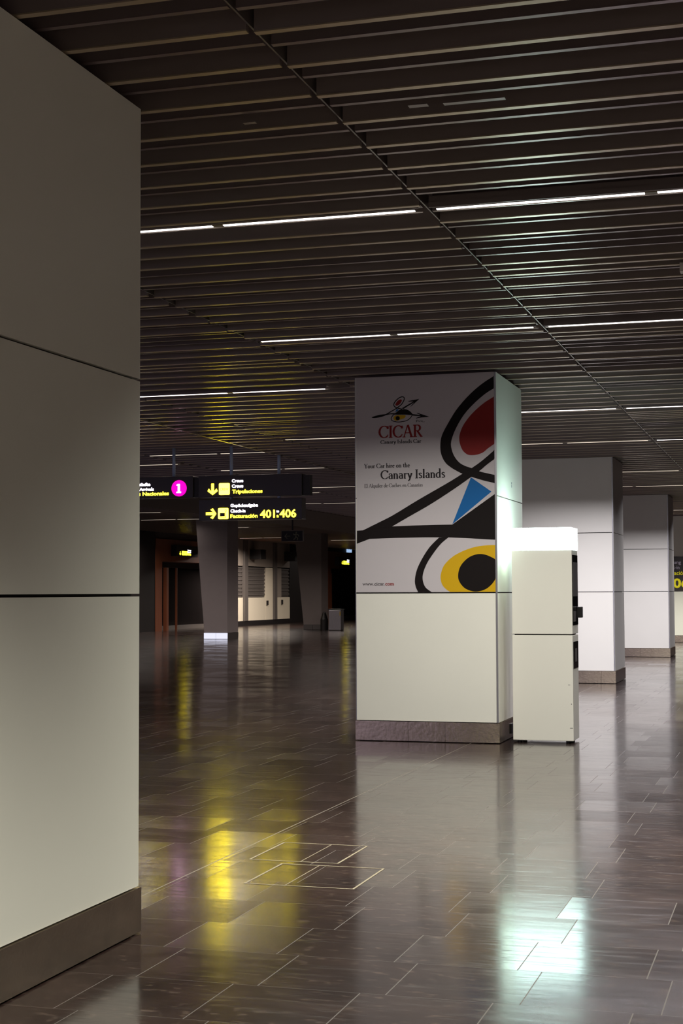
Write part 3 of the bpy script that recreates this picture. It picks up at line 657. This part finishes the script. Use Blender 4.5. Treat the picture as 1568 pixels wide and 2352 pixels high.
# ================================================================== SHOP FRONT on the far left wall
sh = empty('shop_front', (-24.2, 67.8, 0), 'closed cream shop front with shutters between the tapered columns', 'shop front')
X0, X1 = -24.9, -24.05
MB().box(X0, -23.98, 63.92, 71.76, 0, .22).build('base_board', M['black'], sh)
for a, c in ((65.14, 65.56), (69.21, 69.60)): MB().box(X0, -23.95, a, c, .22, 3.9).build('post', M['shutter'], sh)
for a, c in ((63.92, 65.14), (65.56, 68.19), (69.60, 71.76)):
    MB().box(X0, X1, a, c, .22, 1.27).build('lower_panel', M['cream'], sh)
for a, c in ((63.92, 65.14), (65.56, 68.19), (70.56, 71.76)):
    m = MB(); n = 16
    for k in range(n):
        z = 1.29 + (2.66 - 1.29) * k / n; m.box(X0, X1 - .06 + (.03 if k % 2 else 0), a, c, z, z + 1.37 / n * .93)
    m.build('shutter', M['shutter'], sh)
d1 = MB().box(X0, X1 + .01, 68.20, 69.20, .22, 2.66).build('shop_door', M['cream'], sh)
MB().box(X1 + .01, X1 + .07, 68.27, 68.42, .90, 1.12).build('door_handle', M['black'], d1)
d2 = MB().box(X0, X1 - .02, 69.61, 70.55, 1.28, 2.66).build('narrow_panel', M['beige'], sh)
MB().box(X1, X1 + .06, 70.45, 70.58, .92, 1.14).build('door_handle', M['black'], sh)
for a, c in ((63.92, 65.14), (65.56, 69.21), (69.60, 71.76)):
    MB().box(X0, X1, a, c, 2.70, 3.9).build('upper_panel', M['beige'], sh)
for a, c, lab in ((66.0, 66.7, 'dark box sign jutting out over the left part of the shop front'), (70.9, 71.5, 'dark box sign jutting out over the right part of the shop front')):
    o = MB().box(-24.04, -23.5, a, c, 3.02, 3.46).build('box_sign', M['black'], bevel=.01); tag(o, lab, 'sign', 'dark box signs on the shop front')

# ================================================================== LITTER BIN and dark shape
bn = empty('litter_bin', (-17.53, 58.05, 0), 'tall rectangular steel litter bin beside the darker tapered column', 'bin')
MB().box(-17.78, -17.28, 57.83, 58.27, .02, .80).build('body', M['steel_b'], bn, bevel=.015)
MB().box(-17.80, -17.26, 57.81, 58.29, .80, .84).build('lid', M['black'], bn)
MB().box(-17.77, -17.29, 57.85, 58.25, 0, .02).build('base', M['black'], bn)
MB().box(-17.325, -17.285, 57.822, 57.829, .58, .74).build('sticker', M['lbl_yellow'], bn)
o = MB().cyl(0, 0, 0, .42, .155, 20, 0, .15)  # dark tapered solid built for an unclear dark shape beside the bin
o.cyl(0, 0, .42, .72, .15, 20, 0, .05); o = o.build('dark_shape', M['black'], smooth=False); o.location = (-18.10, 58.3, 0); tag(o, 'dark tapered shape between the column and the litter bin', 'dark_shape')

# ================================================================== FLOOR HATCHES
def hatch(x0, x1, y0, y1, split, label):
    w = .011
    r = empty('floor_hatch', ((x0 + x1) / 2, (y0 + y1) / 2, 0), label, 'floor hatch', 'floor hatches with brass edges')
    m = MB(); m.box(x0, x1, y0, y0 + w, 0, .0015); m.box(x0, x1, y1 - w, y1, 0, .0015); m.box(x0, x0 + w, y0 + w, y1 - w, 0, .0015); m.box(x1 - w, x1, y0 + w, y1 - w, 0, .0015)
    m.build('frame', M['brass'], r)
    MB().box(split, split + .005, y0 + w, y1 - w, 0, .0012).build('lid_joint', M['brass'], r)
hatch(-3.00, -2.474, 8.215, 8.83, -2.70, 'brass-edged floor hatch, the one farther from the camera')
hatch(-2.78, -2.187, 7.535, 8.14, -2.56, 'brass-edged floor hatch, the one nearer the camera')

# ================================================================== CEILING LIGHTS
def ceiling_light(x0, x1, y, dz, label, group='strip lights in the slatted ceiling', far=False, lens=2):
    z = 3.695 + dz
    r = empty('ceiling_light', ((x0 + x1) / 2, y, z), label, 'ceiling light', group)
    h = MB(); h.box(x0, x1, y - .055, y + .055, z + .035, z + .07)
    h.box(x0, x1, y - .060, y - .052, z + .004, z + .035)
    h.build('housing', M['slat_dim'], r)
    MB().box(x0, x1, y + .050, y + .056, z + .006, z + .012).build('reflector', M['reflector'], r)
    n = max(1, round((x1 - x0) / 1.28)); w = (x1 - x0) / n
    for i in range(n):
        MB().box(x0 + i * w + .035, x0 + (i + 1) * w - .035, y - .013, y + .013, z + .003, z + .008).build('tube', M['tube_dim' if far else 'tube'], r)
    for i in range(1, n):
        MB().box(x0 + i * w - .034, x0 + i * w + .034, y - .016, y + .016, z + .005, z + .012).build('joiner', M['brass'], r)
    return r
g0 = 'strip lights in the slatted ceiling'
ceiling_light(-4.56, -2.06, 8.54, 0, 'nearest bright ceiling strip light, its half beside the big left pillar')
ceiling_light(-2.00, .50, 8.54, 0, 'nearest bright ceiling strip light, its half reaching the right edge')
ceiling_light(-4.53, -2.06, 12.65, 0, 'second ceiling strip light from the front, its half left of the diagonal seam')
ceiling_light(-2.00, .50, 12.65, 0, 'second ceiling strip light from the front, its half right of the diagonal seam')
ceiling_light(-7.12, -4.86, 15.82, 0, 'ceiling strip light running from the left pillar towards the poster top')
ceiling_light(-4.56, -2.06, 18.64, 0, 'ceiling strip light touching the side of the poster pillar near its top')
ceiling_light(-2.00, .50, 18.64, 0, 'third strip light on the right, its half at the right edge')
ceiling_light(-7.12, -4.62, 20.96, 0, 'ceiling strip light meeting the left edge of the poster', far=True)
ceiling_light(-4.56, -2.06, 22.75, 0, 'faint ceiling strip light just above the pillar behind the kiosk', far=True)
ceiling_light(-2.00, .50, 22.75, 0, 'short bright strip light at the right edge above the farther pillars')
ceiling_light(-4.56, -2.06, 28.66, 0, 'thin strip light right of the kiosk pillar, higher of two', far=True)
ceiling_light(-4.56, -2.06, 32.7, 0, 'thin strip light right of the kiosk pillar, lower of two', far=True)
ceiling_light(-4.56, -2.06, 42.7, 0, 'thin strip light just over the farthest pillar at the right edge', far=True)
gl = 'strip lights in the raised ceiling on the left'
ceiling_light(-10.75, -8.14, 24.4, .16, 'strip light crossing behind the left and middle sign poles', gl, True)
ceiling_light(-13.4, -10.90, 26.15, .16, 'strip light just above the arrivals sign, beside the left pillar', gl, True)
ceiling_light(-10.75, -8.14, 27.8, .16, 'strip light crossing behind the right sign pole above the crew sign', gl, True)
ceiling_light(-10.75, -8.14, 33.0, .16, 'upper strip light right of the crew sign', gl, True)
ceiling_light(-13.4, -10.86, 34.7, .16, 'short strip light at the lower right of the crew sign', gl, True)
ceiling_light(-13.4, -10.90, 39.0, .16, 'strip light right of the check-in sign', gl, True)
ceiling_light(-20.4, -17.95, 41.7, .16, 'upper of two strip lights under the arrivals sign', gl, True)
ceiling_light(-20.5, -17.95, 45.9, .16, 'lower of two strip lights under the arrivals sign', gl, True)
ceiling_light(-20.5, -19.10, 52.4, .16, 'short strip light right of the column top, under the check-in sign', gl, True)
ceiling_light(-23.4, -21.20, 62.9, .16, 'strip light left of the dark exit sign', gl, True)
ceiling_light(-20.5, -18.60, 67.0, .16, 'strip light over the doorway behind the litter bin', gl, True)

# grey box under the slats at the right edge
o = MB().box(-.735, -.45, 10.43, 10.53, 3.642, 3.70).build('ceiling_box', M['grey_box']); tag(o, 'small light grey box under the slats at the right edge', 'ceiling box')

# bookkeeping property is not part of the scene
for o in bpy.data.objects:
    if 'at' in o: del o['at']
